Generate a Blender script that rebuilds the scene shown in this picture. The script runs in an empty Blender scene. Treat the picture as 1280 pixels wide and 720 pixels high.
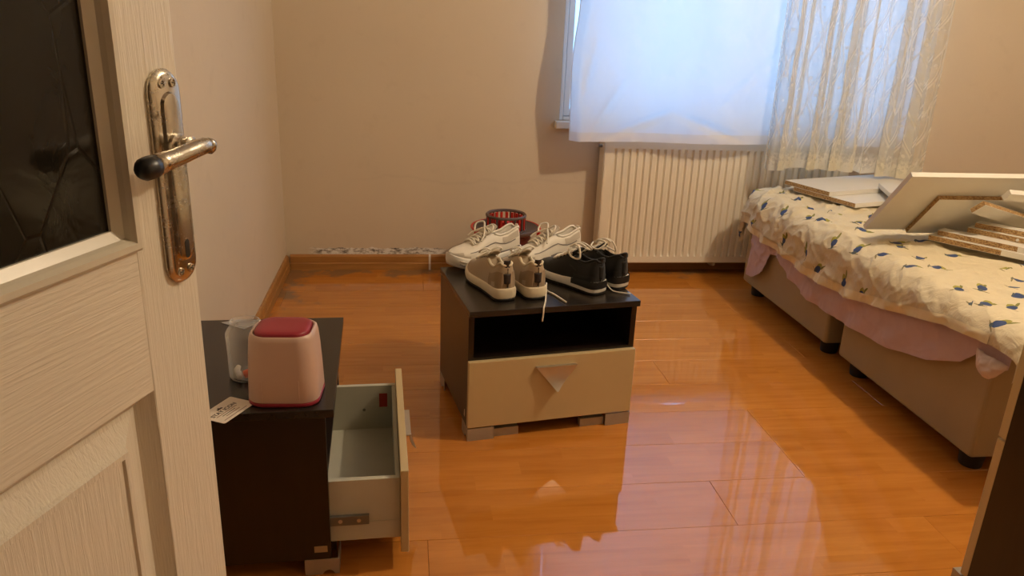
import bpy, bmesh, math, random
import numpy as np
from mathutils import Vector, Matrix, noise as mnoise

# ---------------------------------------------------------------- camera, world, light, exposure
scene = bpy.context.scene
COL = scene.collection
R = math.radians
CAM_F, CAM_PITCH, CAM_ROLL, CAM_YAW = 965.47, R(19.18), R(2.37), R(8.06)
CAM_POS = Vector((0.5787, -3.6415, 1.1766))
def make_camera():
    fwd = Vector((math.sin(CAM_YAW)*math.cos(CAM_PITCH), math.cos(CAM_YAW)*math.cos(CAM_PITCH), -math.sin(CAM_PITCH)))
    r = Vector((math.cos(CAM_YAW), -math.sin(CAM_YAW), 0)); u = r.cross(fwd)
    r2 = r*math.cos(CAM_ROLL)+u*math.sin(CAM_ROLL); u2 = -r*math.sin(CAM_ROLL)+u*math.cos(CAM_ROLL)
    cd = bpy.data.cameras.new('camera'); cd.sensor_width = 36; cd.lens = CAM_F*36/1280; cd.clip_start = .02
    co = bpy.data.objects.new('camera', cd); COL.objects.link(co)
    m = Matrix((r2, u2, -fwd)).transposed().to_4x4(); m.translation = CAM_POS
    co.matrix_world = m; scene.camera = co
make_camera()
world = bpy.data.worlds.new('world'); scene.world = world; world.use_nodes = True
bg = world.node_tree.nodes['Background']
bg.inputs['Color'].default_value = (.25, .55, 1.0, 1); bg.inputs['Strength'].default_value = 3.5
LAMP_POS = (2.35, -2.0, 2.28); LAMP_COLOR = (1.0, .80, .56); LAMP_STRENGTH = 1080
vs = scene.view_settings
vs.view_transform = 'Standard'; vs.look = 'None'; vs.gamma = 1; vs.use_curve_mapping = False
vs.exposure = 0.0
random.seed(4)

# ---------------------------------------------------------------- helpers
class MB:
    def __init__(s): s.v = []; s.f = []; s.uv = {}
    def box(s, x0, x1, y0, y1, z0, z1):
        b = len(s.v)
        s.v += [(x0,y0,z0),(x1,y0,z0),(x1,y1,z0),(x0,y1,z0),(x0,y0,z1),(x1,y0,z1),(x1,y1,z1),(x0,y1,z1)]
        s.f += [tuple(b+i for i in q) for q in ((0,3,2,1),(4,5,6,7),(0,1,5,4),(1,2,6,5),(2,3,7,6),(3,0,4,7))]
        return s
    def prism(s, pts, axis, a0, a1):
        """extrude a 2D polygon along an axis; pts are the two other coordinates in order"""
        b = len(s.v); n = len(pts)
        for a in (a0, a1):
            for p in pts:
                q = list(p); q.insert('xyz'.index(axis), a); s.v.append(tuple(q))
        s.f.append(tuple(b+i for i in range(n))[::-1]); s.f.append(tuple(b+n+i for i in range(n)))
        for i in range(n): j = (i+1) % n; s.f.append((b+i, b+j, b+n+j, b+n+i))
        return s
    def loft(s, rings, closed=True, cap0=True, cap1=True):
        b = len(s.v); n = len(rings[0])
        for r in rings: s.v += [tuple(p) for p in r]
        for i in range(len(rings)-1):
            for j in range(n if closed else n-1):
                k = (j+1) % n
                s.f.append((b+i*n+j, b+i*n+k, b+(i+1)*n+k, b+(i+1)*n+j))
        if cap0: s.f.append(tuple(b+j for j in range(n))[::-1])
        if cap1: s.f.append(tuple(b+(len(rings)-1)*n+j for j in range(n)))
        return s
    def grid(s, rows): return s.loft(rows, closed=False, cap0=False, cap1=False)
    def lathe(s, prof, n=32, c=(0,0,0), cap0=True, cap1=True):
        return s.loft([[(c[0]+r*math.cos(2*math.pi*k/n), c[1]+r*math.sin(2*math.pi*k/n), c[2]+z) for k in range(n)] for r, z in prof], True, cap0, cap1)
    def tube(s, path, r, n=8, flat=1.0):
        P = [Vector(p) for p in path]; rings = []; nrm = None
        for i, p in enumerate(P):
            t = (P[min(i+1, len(P)-1)]-P[max(i-1, 0)]).normalized()
            if nrm is None: nrm = t.orthogonal().normalized()
            nrm = (nrm-t*nrm.dot(t)).normalized(); bn = t.cross(nrm)
            rr = r[i] if isinstance(r, (list, tuple)) else r
            rings.append([p+(nrm*math.cos(2*math.pi*k/n)+bn*math.sin(2*math.pi*k/n)*flat)*rr for k in range(n)])
        return s.loft(rings)
    def cyl(s, p0, p1, r0, r1=None, n=16):
        return s.tube([p0, p1], [r0, r0 if r1 is None else r1], n)
    def xf(s, m): s.v = [tuple(m @ Vector(p)) for p in s.v]; return s
    def build(s, name, mat, parent=None, smooth=False, bevel=0, seg=2, subsurf=0, solid=0, uv=None, angle=None):
        me = bpy.data.meshes.new(name); me.from_pydata(s.v, [], s.f); me.validate()
        bm = bmesh.new(); bm.from_mesh(me); bmesh.ops.recalc_face_normals(bm, faces=bm.faces); bm.to_mesh(me); bm.free()
        if uv:
            l = me.uv_layers.new(name='UVMap')
            for lp in me.loops: l.data[lp.index].uv = uv[lp.vertex_index]
        o = bpy.data.objects.new(name, me); COL.objects.link(o)
        me.materials.append(mat)
        if smooth:
            for p in me.polygons: p.use_smooth = True
        if angle is not None:
            for p in me.polygons: p.use_smooth = True
            bm = bmesh.new(); bm.from_mesh(me)
            for e in bm.edges:
                if len(e.link_faces) == 2 and e.calc_face_angle() > R(angle): e.smooth = False
            bm.to_mesh(me); bm.free()
        if parent: o.parent = parent
        if solid: m = o.modifiers.new('Solid', 'SOLIDIFY'); m.thickness = solid; m.offset = 0
        if bevel:
            m = o.modifiers.new('Bevel', 'BEVEL'); m.width = bevel; m.segments = seg; m.limit_method = 'ANGLE'
        if subsurf:
            m = o.modifiers.new('Sub', 'SUBSURF'); m.levels = subsurf; m.render_levels = subsurf
        return o
def tag(o, label, cat=None, group=None, kind=None):
    o['label'] = label
    if cat: o['category'] = cat
    if group: o['group'] = group
    if kind: o['kind'] = kind
    return o
def empty(name, loc=(0,0,0), rz=0):
    o = bpy.data.objects.new(name, None); COL.objects.link(o)
    o.location = loc; o.rotation_euler = (0, 0, rz); o.empty_display_size = .05
    return o
def box(name, dims, mat, parent=None, bevel=0, **k): return MB().box(*dims).build(name, mat, parent, bevel=bevel, **k)
def interp(t, tab): return float(np.interp(t, [a for a, b in tab], [b for a, b in tab]))
def fbm(x, y, z=0, oct=4): return mnoise.fractal(Vector((x, y, z)), 1.0, 2.0, oct)

# ---------------------------------------------------------------- materials
class NT:
    """small node-building helper"""
    def __init__(s, name):
        s.m = bpy.data.materials.new(name); s.m.use_nodes = True
        s.n = s.m.node_tree.nodes; s.l = s.m.node_tree.links
        s.b = s.n['Principled BSDF']; s.out = s.n['Material Output']
    def new(s, t, **k):
        x = s.n.new(t)
        for a, v in k.items(): setattr(x, a, v)
        return x
    def set(s, sock, v):
        if hasattr(v, 'is_linked') or isinstance(v, bpy.types.NodeSocket): s.l.new(v, sock)
        else: sock.default_value = v
    def math(s, op, a, b=0.0, c=None, clamp=False):
        x = s.new('ShaderNodeMath', operation=op, use_clamp=clamp)
        s.set(x.inputs[0], a); s.set(x.inputs[1], b)
        if c is not None: s.set(x.inputs[2], c)
        return x.outputs[0]
    def coord(s, kind='Object'): return s.new('ShaderNodeTexCoord').outputs[kind]
    def pos(s): return s.new('ShaderNodeNewGeometry').outputs['Position']
    def mapv(s, v, scale=(1,1,1), loc=(0,0,0), rot=(0,0,0)):
        x = s.new('ShaderNodeMapping'); s.l.new(v, x.inputs[0])
        x.inputs['Scale'].default_value = scale; x.inputs['Location'].default_value = loc; x.inputs['Rotation'].default_value = rot
        return x.outputs[0]
    def sep(s, v): x = s.new('ShaderNodeSeparateXYZ'); s.l.new(v, x.inputs[0]); return x.outputs
    def comb(s, x=0.0, y=0.0, z=0.0):
        c = s.new('ShaderNodeCombineXYZ')
        for i, v in enumerate((x, y, z)): s.set(c.inputs[i], v)
        return c.outputs[0]
    def noise(s, v=None, scale=5, detail=3, rough=.5, dist=0.0):
        x = s.new('ShaderNodeTexNoise')
        if v is not None: s.l.new(v, x.inputs['Vector'])
        x.inputs['Scale'].default_value = scale; x.inputs['Detail'].default_value = detail
        x.inputs['Roughness'].default_value = rough; x.inputs['Distortion'].default_value = dist
        return x.outputs['Fac']
    def ramp(s, f, stops):
        x = s.new('ShaderNodeValToRGB'); s.l.new(f, x.inputs[0]); e = x.color_ramp.elements
        while len(e) < len(stops): e.new(.5)
        for i, (p, c) in enumerate(stops):
            e[i].position = p; e[i].color = c if len(c) == 4 else (*c, 1)
        return x.outputs[0]
    def mix(s, f, a, b, blend='MIX'):
        x = s.new('ShaderNodeMix', data_type='RGBA', blend_type=blend)
        s.set(x.inputs[0], f); s.set(x.inputs[6], a if not isinstance(a, tuple) else (*a[:3], 1)); s.set(x.inputs[7], b if not isinstance(b, tuple) else (*b[:3], 1))
        return x.outputs[2]
    def rng(s, v, a, b, c=0.0, d=1.0, smooth=False):
        x = s.new('ShaderNodeMapRange'); x.interpolation_type = 'SMOOTHSTEP' if smooth else 'LINEAR'
        s.set(x.inputs[0], v)
        for i, q in enumerate((a, b, c, d)): x.inputs[i+1].default_value = q
        return x.outputs[0]
    def bump(s, h, strength=.3, dist=.01):
        x = s.new('ShaderNodeBump'); s.l.new(h, x.inputs['Height'])
        x.inputs['Strength'].default_value = strength; x.inputs['Distance'].default_value = dist
        s.l.new(x.outputs[0], s.b.inputs['Normal']); return x.outputs[0]
    def base(s, v): s.set(s.b.inputs['Base Color'], (*v, 1) if isinstance(v, tuple) and len(v) == 3 else v)
    def p(s, **k):
        for a, v in k.items(): s.set(s.b.inputs[a.replace('_', ' ')], v)
        return s

def plain(name, c, rough=.5, metal=0.0, var=.08, scale=30, bump=0, **k):
    t = NT(name); v = t.coord(); n = t.noise(v, scale, 3)
    t.base(t.mix(n, tuple(x*(1-var) for x in c), tuple(min(1, x*(1+var)) for x in c)))
    t.p(Roughness=rough, Metallic=metal, **k)
    if bump: t.bump(t.noise(v, scale*6, 2), bump, .002)
    return t.m

def mat_wall(back=False):
    t = NT('wall_paint_back' if back else 'wall_paint')
    p = t.pos(); X, Y, Z = t.sep(p)
    n = t.noise(p, 1.6, 4); n2 = t.noise(p, 9, 4, .6)
    c = t.mix(n, (.60, .505, .375), (.67, .575, .44))
    if back:
        # faint tide line from old damp
        wob = t.noise(t.comb(X, 0.0, 0.0), 3.0, 4); lvl = t.math('MULTIPLY_ADD', wob, .16, .36)
        d = t.math('ABSOLUTE', t.math('SUBTRACT', Z, lvl))
        line = t.math('MULTIPLY', t.rng(d, .0, .012, .10, 0.0, True), t.rng(X, .2, .5, 0.0, 1.0, True))
        c = t.mix(line, c, (.40, .33, .24))
        # flaking, mouldy plaster just above the skirting
        top = t.math('MULTIPLY_ADD', t.noise(t.comb(X, 0.0, 0.0), 14, 4, .7), .045, .084)
        z1 = t.math('LESS_THAN', Z, top)
        reach = t.rng(X, .10, .16); reach2 = t.rng(X, .72, .80, 1.0, 0.0)
        fl = t.math('MULTIPLY', z1, t.math('MULTIPLY', reach, reach2))
        spots = t.noise(t.mapv(p, (24, 24, 70)), 1.0, 5, .7)
        flake = t.ramp(spots, [(.36, (.07, .06, .05)), (.47, (.48, .45, .40)), (.55, (.86, .85, .82)), (.7, (.60, .56, .50))])
        c = t.mix(fl, c, flake)
    t.base(t.mix(t.rng(n2, .25, .42, .25, 0.0), c, (.50, .41, .30)))
    t.p(Roughness=.62); t.b.inputs['Specular IOR Level'].default_value = .3
    t.bump(t.noise(p, 22, 5, .6), .10, .01)
    return t.m

def mat_floor():
    t = NT('laminate_plank'); v = t.coord(); X, Y, Z = t.sep(v); p = t.pos()
    rnd = t.new('ShaderNodeObjectInfo').outputs['Random']
    strip = t.math('FLOOR', t.math('MULTIPLY', t.math('ADD', Y, .0985), 1/.06567))
    off = t.math('MULTIPLY', t.math('MULTIPLY_ADD', strip, .37, rnd), 7.3)
    seg = t.math('FLOOR', t.math('MULTIPLY_ADD', X, 2.3, off))
    wn = t.new('ShaderNodeTexWhiteNoise', noise_dimensions='3D'); t.l.new(t.comb(strip, seg, t.math('MULTIPLY', rnd, 50)), wn.inputs['Vector'])
    val = wn.outputs['Value']
    shift = t.comb(t.math('MULTIPLY', val, 31), t.math('MULTIPLY', rnd, 17), 0.0)
    add = t.new('ShaderNodeVectorMath', operation='ADD'); t.l.new(v, add.inputs[0]); t.l.new(shift, add.inputs[1])
    g = t.noise(t.mapv(add.outputs[0], (2.2, 26, 1)), 1.6, 6, .62, .5)
    g2 = t.noise(t.mapv(add.outputs[0], (.9, 5, 1)), 2.0, 3)
    c = t.ramp(g, [(.2, (.43, .150, .022)), (.5, (.55, .205, .032)), (.8, (.62, .25, .044))])
    c = t.mix(t.rng(val, 0, 1, .0, .32), c, (.38, .125, .018), 'MIX')
    c = t.mix(t.rng(g2, .45, .7, 0, .25), c, (.70, .27, .05))
    # grey worn patches by the corner and along the damp wall
    PX, PY, PZ = t.sep(p)
    wear = t.noise(p, 5.5, 5, .65)
    near = t.math('MAXIMUM', t.math('MULTIPLY', t.rng(PX, .05, .30, 1, 0), t.rng(PY, -1.0, -.35, 0, 1)), t.rng(PY, -.24, -.05, 0, .9))
    wf = t.math('MULTIPLY', t.rng(t.math('ADD', wear, t.math('MULTIPLY', near, .35)), .74, .86), t.rng(near, .05, .4))
    c = t.mix(t.math('MULTIPLY', wf, .75), c, (.20, .13, .07))
    t.base(c)
    t.p(Roughness=t.rng(t.noise(p, 3.0, 3), 0.3, .7, .018, .038))
    t.b.inputs['IOR'].default_value = 1.5; t.b.inputs['Specular IOR Level'].default_value = 1.0
    t.bump(t.noise(t.mapv(p, (1.0, 3.0, 1)), 2.2, 2), .005, .05)
    return t.m

def mat_wood(name, c0, c1, scale=(2, 30, 30), rough=.4, bump=.15):
    t = NT(name); v = t.coord(); g = t.noise(t.mapv(v, scale), 1.5, 6, .6, .4)
    t.base(t.ramp(g, [(.3, c0), (.7, c1)])); t.p(Roughness=rough); t.bump(g, bump, .002)
    return t.m

def mat_grain_paint(name, axis):
    """cream paint on embossed wood-grain door skin"""
    t = NT(name); v = t.coord(); sc = {'z': (260, 260, 14), 'y': (260, 14, 260), 'x': (14, 260, 260)}[axis]
    g = t.noise(t.mapv(v, sc), 1.0, 3, .55, .6)
    t.base(t.mix(t.noise(v, 4, 3), (.72, .655, .53), (.80, .735, .61))); t.p(Roughness=.34)
    t.bump(g, .9, .0014)
    return t.m

def mat_fabric(name, c, var=.1, weave=900, rough=.85, bump=.3):
    t = NT(name); v = t.coord()
    t.base(t.mix(t.noise(v, 7, 4), tuple(x*(1-var) for x in c), tuple(min(1, x*(1+var)) for x in c)))
    t.p(Roughness=rough); t.b.inputs['Sheen Weight'].default_value = .15
    t.bump(t.noise(v, weave, 2), bump, .001)
    return t.m

def mat_sheet(name, c, trans):
    t = NT(name); t.n.remove(t.b)
    p = t.pos(); n = t.noise(p, 6, 3)
    col = t.mix(n, tuple(x*.96 for x in c), c)
    d = t.new('ShaderNodeBsdfDiffuse'); tr = t.new('ShaderNodeBsdfTranslucent'); mx = t.new('ShaderNodeMixShader')
    t.l.new(col, d.inputs[0]); tr.inputs[0].default_value = (.92, .95, 1.0, 1); mx.inputs[0].default_value = trans
    b = t.new('ShaderNodeBump'); t.l.new(t.noise(p, 40, 4, .6), b.inputs['Height']); b.inputs['Strength'].default_value = .12; b.inputs['Distance'].default_value = .01
    t.l.new(b.outputs[0], d.inputs['Normal'])
    t.l.new(d.outputs[0], mx.inputs[1]); t.l.new(tr.outputs[0], mx.inputs[2]); t.l.new(mx.outputs[0], t.out.inputs[0])
    return t.m

def mat_lace():
    t = NT('lace_net'); t.n.remove(t.b)
    U, V, _ = t.sep(t.coord('UV'))
    def threads(sign, period=.085, amp=.20, w=.08, ph=0.0):
        s = t.math('MULTIPLY', t.math('SINE', t.math('MULTIPLY', V, 2*math.pi/.26)), amp*sign)
        f = t.math('ADD', t.math('MULTIPLY_ADD', U, 1/period, ph), s)
        fr = t.math('ABSOLUTE', t.math('SUBTRACT', t.math('FRACT', f), .5))
        return t.rng(fr, w*.35, w, 1, 0)
    a = threads(1); b = threads(-1, ph=.5); c2 = threads(1, ph=.16, w=.05)
    vor = t.new('ShaderNodeTexVoronoi'); t.l.new(t.comb(U, V, 0.0), vor.inputs['Vector']); vor.inputs['Scale'].default_value = 32
    dots = t.rng(vor.outputs['Distance'], .22, .32, 1, 0)
    blot = t.math('MULTIPLY', dots, t.rng(t.noise(t.comb(U, V, 0.0), 14, 2), .48, .56))
    pat = t.math('MAXIMUM', t.math('MAXIMUM', a, b), t.math('MAXIMUM', c2, blot))
    band = t.rng(V, .0, .075, .55, 0.0)                       # dense scalloped border at the hem
    flowers = t.math('MULTIPLY', t.rng(V, .03, .10, 1, 0), t.rng(t.noise(t.comb(U, V, 0.0), 60, 2), .45, .55))
    cover = t.math('ADD', t.math('MULTIPLY', pat, .30), t.math('ADD', band, t.math('MULTIPLY', flowers, .3)))
    alpha = t.math('ADD', cover, .46, clamp=True)
    d = t.new('ShaderNodeBsdfDiffuse'); tr = t.new('ShaderNodeBsdfTranslucent'); m1 = t.new('ShaderNodeMixShader'); m1.inputs[0].default_value = .35
    t.l.new(t.mix(t.math('MAXIMUM', band, t.math('MULTIPLY', pat, .0)), (.72, .68, .58), (.78, .70, .50)), d.inputs[0]); tr.inputs[0].default_value = (.85, .85, .8, 1)
    t.l.new(d.outputs[0], m1.inputs[1]); t.l.new(tr.outputs[0], m1.inputs[2])
    tp = t.new('ShaderNodeBsdfTransparent'); m2 = t.new('ShaderNodeMixShader')
    t.l.new(alpha, m2.inputs[0]); t.l.new(tp.outputs[0], m2.inputs[1]); t.l.new(m1.outputs[0], m2.inputs[2])
    t.l.new(m2.outputs[0], t.out.inputs[0])
    return t.m

def mat_cover():
    """cream cotton printed with small blue-and-olive birds"""
    t = NT('printed_cotton'); uv = t.coord('UV')
    vor = t.new('ShaderNodeTexVoronoi'); t.l.new(uv, vor.inputs['Vector']); vor.inputs['Scale'].default_value = 7.0; vor.inputs['Randomness'].default_value = .6
    sub = t.new('ShaderNodeVectorMath', operation='SUBTRACT'); t.l.new(t.mapv(uv, (7.0, 7.0, 7.0)), sub.inputs[0])
    sc = t.new('ShaderNodeVectorMath', operation='SCALE'); t.l.new(vor.outputs['Position'], sc.inputs[0]); sc.inputs['Scale'].default_value = 7.0
    t.l.new(sc.outputs[0], sub.inputs[1])
    rot = t.new('ShaderNodeVectorRotate', rotation_type='Z_AXIS'); t.l.new(sub.outputs[0], rot.inputs['Vector'])
    ang = t.math('MULTIPLY', t.sep(vor.outputs['Color'])[0], 2.4); t.l.new(t.math('SUBTRACT', ang, 1.2), rot.inputs['Angle'])
    X, Y, _ = t.sep(rot.outputs[0])
    wob = t.math('MULTIPLY', t.math('SUBTRACT', t.noise(uv, 120, 2), .5), .10)
    def ell(cx, cy, rx, ry):
        a = t.math('DIVIDE', t.math('SUBTRACT', X, cx), rx); b = t.math('DIVIDE', t.math('SUBTRACT', Y, cy), ry)
        return t.math('LESS_THAN', t.math('ADD', t.math('ADD', t.math('MULTIPLY', a, a), t.math('MULTIPLY', b, b)), t.math('MULTIPLY', wob, 6)), 1.0)
    body = ell(0.0, .03, .095, .12); wing = ell(.05, -.07, .07, .11); tail = ell(-.03, -.18, .03, .13); twig = ell(.0, .17, .16, .02); head = ell(.02, .15, .05, .05)
    p = t.pos()
    c = t.mix(t.noise(p, 6, 3), (.60, .515, .345), (.68, .59, .41))
    c = t.mix(t.math('MULTIPLY', twig, .8), c, (.16, .13, .04))
    c = t.mix(tail, c, (.20, .19, .04)); c = t.mix(wing, c, (.32, .29, .05)); c = t.mix(body, c, (.035, .06, .16)); c = t.mix(head, c, (.07, .09, .10))
    t.base(c); t.p(Roughness=.8)
    t.bump(t.noise(p, 20, 5, .6, 1.2), .45, .014)
    return t.m

def mat_chip():
    t = NT('chipboard_edge'); v = t.pos()
    vor = t.new('ShaderNodeTexVoronoi'); t.l.new(t.mapv(v, (1, 1, 2.2)), vor.inputs['Vector']); vor.inputs['Scale'].default_value = 230
    w = t.sep(vor.outputs['Color'])[0]
    t.base(t.ramp(w, [(0, (.17, .085, .03)), (.4, (.36, .21, .08)), (1, (.56, .38, .18))])); t.p(Roughness=.9)
    t.bump(w, .5, .002)
    return t.m

def mat_metal(name, c, rough, wear=None):
    t = NT(name); v = t.coord(); n = t.noise(v, 45, 5, .7)
    if wear:
        t.base(t.mix(t.rng(n, .58, .68), c, wear)); t.p(Metallic=t.rng(n, .58, .70, 1, .75), Roughness=t.rng(n, .4, .7, rough, rough+.2))
    else:
        t.base(c); t.p(Metallic=1.0, Roughness=t.rng(n, .3, .7, rough*.8, rough*1.3))
    return t.m

M = {}
M['wall'] = mat_wall(); M['wall_back'] = mat_wall(True); M['floor'] = mat_floor()
M['ceiling'] = plain('ceiling_paint', (.60, .57, .52), .8)
M['subfloor'] = plain('underlay', (.06, .04, .02), .9)
M['base'] = mat_wood('skirting_wood', (.30, .13, .028), (.46, .22, .06), (2, 24, 24), .35)
M['dark'] = mat_wood('wenge_laminate', (.010, .0055, .004), (.017, .0095, .0065), (30, 30, 3), .30, .06)
M['darktop'] = mat_wood('wenge_laminate_top', (.015, .0115, .009), (.027, .021, .017), (3, 40, 40), .26, .05)
M['cream'] = plain('cream_gloss', (.56, .435, .235), .30, var=.03)
M['creamedge'] = plain('cream_edge', (.62, .50, .29), .45, var=.04)
M['drawer'] = plain('drawer_white', (.56, .545, .44), .42, var=.04)
M['alu'] = mat_metal('brushed_aluminium', (.60, .57, .52, 1), .38); M['alufoot'] = plain('silver_plastic', (.40, .35, .28), .38, .35)
M['steel'] = plain('runner_steel', (.20, .19, .17), .4, .4)
M['nickel'] = mat_metal('worn_nickel', (.60, .55, .46, 1), .17, (.16, .12, .075, 1))
M['blacktip'] = plain('worn_black', (.012, .012, .014), .35)
M['black'] = plain('black_plastic', (.012, .011, .010), .5)
M['doorz'] = mat_grain_paint('door_paint_upright', 'z'); M['doory'] = mat_grain_paint('door_paint_across', 'x')
M['bead'] = plain('door_bead', (.66, .60, .475), .3, var=.05)
M['rad'] = plain('radiator_enamel', (.80, .735, .60), .33, var=.02)
M['raddark'] = plain('radiator_inner', (.30, .27, .22), .6)
M['pvc'] = plain('window_pvc', (.80, .82, .84), .3, var=.02)
M['sill'] = plain('marble_sill', (.72, .70, .66), .3, var=.12, scale=14)
M['sheet'] = mat_sheet('cotton_sheet', (.86, .85, .83), .48); M['hem'] = mat_sheet('cotton_sheet_hem', (.84, .80, .72), .30)
M['lace'] = mat_lace(); M['cover'] = mat_cover()
M['pink'] = mat_fabric('lilac_sheet', (.55, .405, .45), .08)
M['trim'] = mat_fabric('pale_trim', (.62, .50, .46), .1, 300); M['coverhem'] = mat_fabric('cream_hem', (.74, .64, .42), .06, 400); M['bedbase'] = mat_fabric('beige_upholstery', (.36, .275, .15), .12, 300)
M['board'] = plain('white_melamine', (.72, .69, .62), .28, var=.02)
M['chip'] = mat_chip()
M['binpink'] = plain('pink_plastic', (.60, .42, .335), .36, var=.02); M['maroon'] = plain('maroon_plastic', (.30, .018, .035), .38, var=.05)
M['red'] = plain('red_plastic', (.56, .03, .02), .35, var=.06); M['grey'] = plain('grey_plastic', (.115, .085, .08), .45, var=.08); M['redsemi'] = plain('dark_red_plastic', (.10, .015, .02), .3)
M['paper'] = plain('card_paper', (.80, .73, .64), .55, var=.03); M['ink'] = plain('ink', (.035, .02, .018), .7); M['inkred'] = plain('ink_faded', (.22, .11, .085), .7)
M['sticker'] = plain('sticker_paper', (.40, .28, .15), .5, var=.1); M['redstick'] = plain('red_sticker', (.42, .03, .012), .5, var=.05)
M['orange'] = plain('orange_foam', (.85, .13, .04), .7); M['whitefoam'] = plain('white_foam', (.78, .72, .60), .7)
t = NT('clear_plastic'); t.base((.75, .74, .72)); t.p(Roughness=.12)
tp = t.new('ShaderNodeBsdfTransparent'); lw = t.new('ShaderNodeLayerWeight'); lw.inputs[0].default_value = .35; mx = t.new('ShaderNodeMixShader')
t.l.new(t.rng(lw.outputs['Facing'], 0, 1, .07, .75), mx.inputs[0]); t.l.new(tp.outputs[0], mx.inputs[1]); t.l.new(t.b.outputs[0], mx.inputs[2]); t.l.new(mx.outputs[0], t.out.inputs[0]); M['clear'] = t.m
t = NT('window_glass'); t.base((1., 1., 1.)); t.p(Roughness=.0, IOR=1.05); t.b.inputs['Transmission Weight'].default_value = 1.0; M['glass'] = t.m
def mat_doorglass():
    t = NT('darkened_textured_glass'); v = t.coord()  # near-black base colour paints in the unlit space behind the pane
    t.base(t.mix(t.noise(v, 5, 4), (.006, .005, .0035), (.022, .018, .012))); t.p(Roughness=t.rng(t.noise(v, 9, 4), .3, .7, .08, .30), IOR=1.35)
    vor = t.new('ShaderNodeTexVoronoi', feature='DISTANCE_TO_EDGE'); t.l.new(t.mapv(v, (1, 1, .6)), vor.inputs['Vector']); vor.inputs['Scale'].default_value = 13
    h = t.math('ADD', t.rng(vor.outputs['Distance'], 0, .02, 0, .25), t.math('MULTIPLY', t.noise(v, 16, 3, .5, 1.0), .9))
    t.bump(h, .22, .006); return t.m
M['doorglass'] = mat_doorglass()
t = NT('bulb_glow'); t.b.inputs['Emission Color'].default_value = (*LAMP_COLOR, 1); t.b.inputs['Emission Strength'].default_value = LAMP_STRENGTH; M['bulb'] = t.m
M['lampmetal'] = plain('lamp_white', (.7, .7, .68), .4)

# ---------------------------------------------------------------- the room
XR, YF, YH, ZC = 3.95, -3.56, -5.0, 2.55
def struct(o, label): return tag(o, label, kind='structure')
struct(box('wall_left', (-.15, 0, YH, .18, 0, ZC), M['wall']), 'off-white painted wall behind the open door')
WX0, WX1, WZ0, WZ1 = 1.285, 3.0, .735, 2.12
b = MB(); b.box(0, WX0, 0, .18, 0, ZC); b.box(WX1, XR, 0, .18, 0, ZC); b.box(WX0, WX1, 0, .18, 0, WZ0); b.box(WX0, WX1, 0, .18, WZ1, ZC)
struct(b.build('wall_back', M['wall_back']), 'cream painted wall with the window and flaking plaster above the skirting')
struct(box('wall_right', (XR, XR+.15, YH, .18, 0, ZC), M['wall']), 'cream painted wall beyond the bed')
b = MB(); b.box(0, .055, YF-.15, YF, 0, ZC); b.box(.95, XR, YF-.15, YF, 0, ZC); b.box(.055, .95, YF-.15, YF, 2.08, ZC)
struct(b.build('wall_front', M['wall']), 'cream painted wall with the doorway')
struct(box('wall_hall', (0, XR, YH-.15, YH, 0, ZC), M['wall']), 'cream painted wall of the hall outside the doorway')
struct(box('ceiling', (-.15, XR+.15, YH-.15, .18, ZC, ZC+.12), M['ceiling']), 'white painted ceiling')
floor = struct(box('floor', (-.15, XR+.15, YH-.15, .18, -.12, -.012), M['subfloor']), 'glossy orange-brown laminate plank floor')
PW, PL = .197, 1.28
meshes = {}
def plank(x0, x1, y0, row):
    w = PW-.0006; Lx = x1-x0-.0006; key = round(Lx, 3)
    if key not in meshes:
        hx, hy = Lx/2, w/2; c = .0007
        mb = MB(); mb.loft([[(-hx,-hy,-.010),(hx,-hy,-.010),(hx,hy,-.010),(-hx,hy,-.010)], [(-hx,-hy,-c),(hx,-hy,-c),(hx,hy,-c),(-hx,hy,-c)],
                            [(-hx+c,-hy+c,0),(hx-c,-hy+c,0),(hx-c,hy-c,0),(-hx+c,hy-c,0)]])
        o = mb.build('plank', M['floor'], floor); meshes[key] = o.data
    else:
        o = bpy.data.objects.new('plank', meshes[key]); COL.objects.link(o); o.parent = floor
    o.location = ((x0+x1)/2, y0+PW/2, random.uniform(-.0004, .0))
    o.rotation_euler = (R(random.uniform(-.07, .07)), R(random.uniform(-.03, .03)), 0)
rowjoint = {0: 1.395, 1: 1.674, 2: 1.674, -1: .62, -2: 1.95}
k = -16
while True:
    y0 = -2.097+k*PW
    if y0 > -.02: break
    if y0 > YH-.1:
        j = rowjoint.get(k, .35+((k*.47) % 1)*PL)
        x = j-PL*math.ceil(j/PL)
        while x < XR:
            a, c = max(x, .002), min(x+PL, XR-.002)
            if c-a > .02: plank(a, c, min(y0, -PW) if y0+PW > 0 else y0, k)
            x += PL
    k += 1
# skirting boards
prof = [(0, 0), (.016, 0), (.016, .032), (.013, .036), (.012, .066), (.006, .075), (0, .075)]
def skirt(name, label, segs):
    b = MB()
    for kind, a0, a1 in segs:
        if kind == 'x': b.prism([(-d, z) for d, z in prof], 'x', a0, a1)
        else: b.prism([(d, z) for d, z in prof], 'y', a0, a1)
    return struct(b.build(name, M['base']), label)
b = MB().prism([(d, z) for d, z in prof], 'y', -3.5, -.018)
struct(b.build('baseboard_left', M['base']), 'brown wooden skirting along the off-white wall')
bb = struct(MB().prism([(-d, z) for d, z in prof], 'x', .018, .676).build('baseboard_back', M['base']), 'brown wooden skirting under the flaking plaster and radiator')
MB().prism([(-d, z) for d, z in prof], 'x', .686, XR-.02).build('board', M['base'], bb)
MB().prism([(-d*1.05, z*1.02) for d, z in prof], 'x', .6765, .6855).build('filler_joint', M['paper'], bb)

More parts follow.
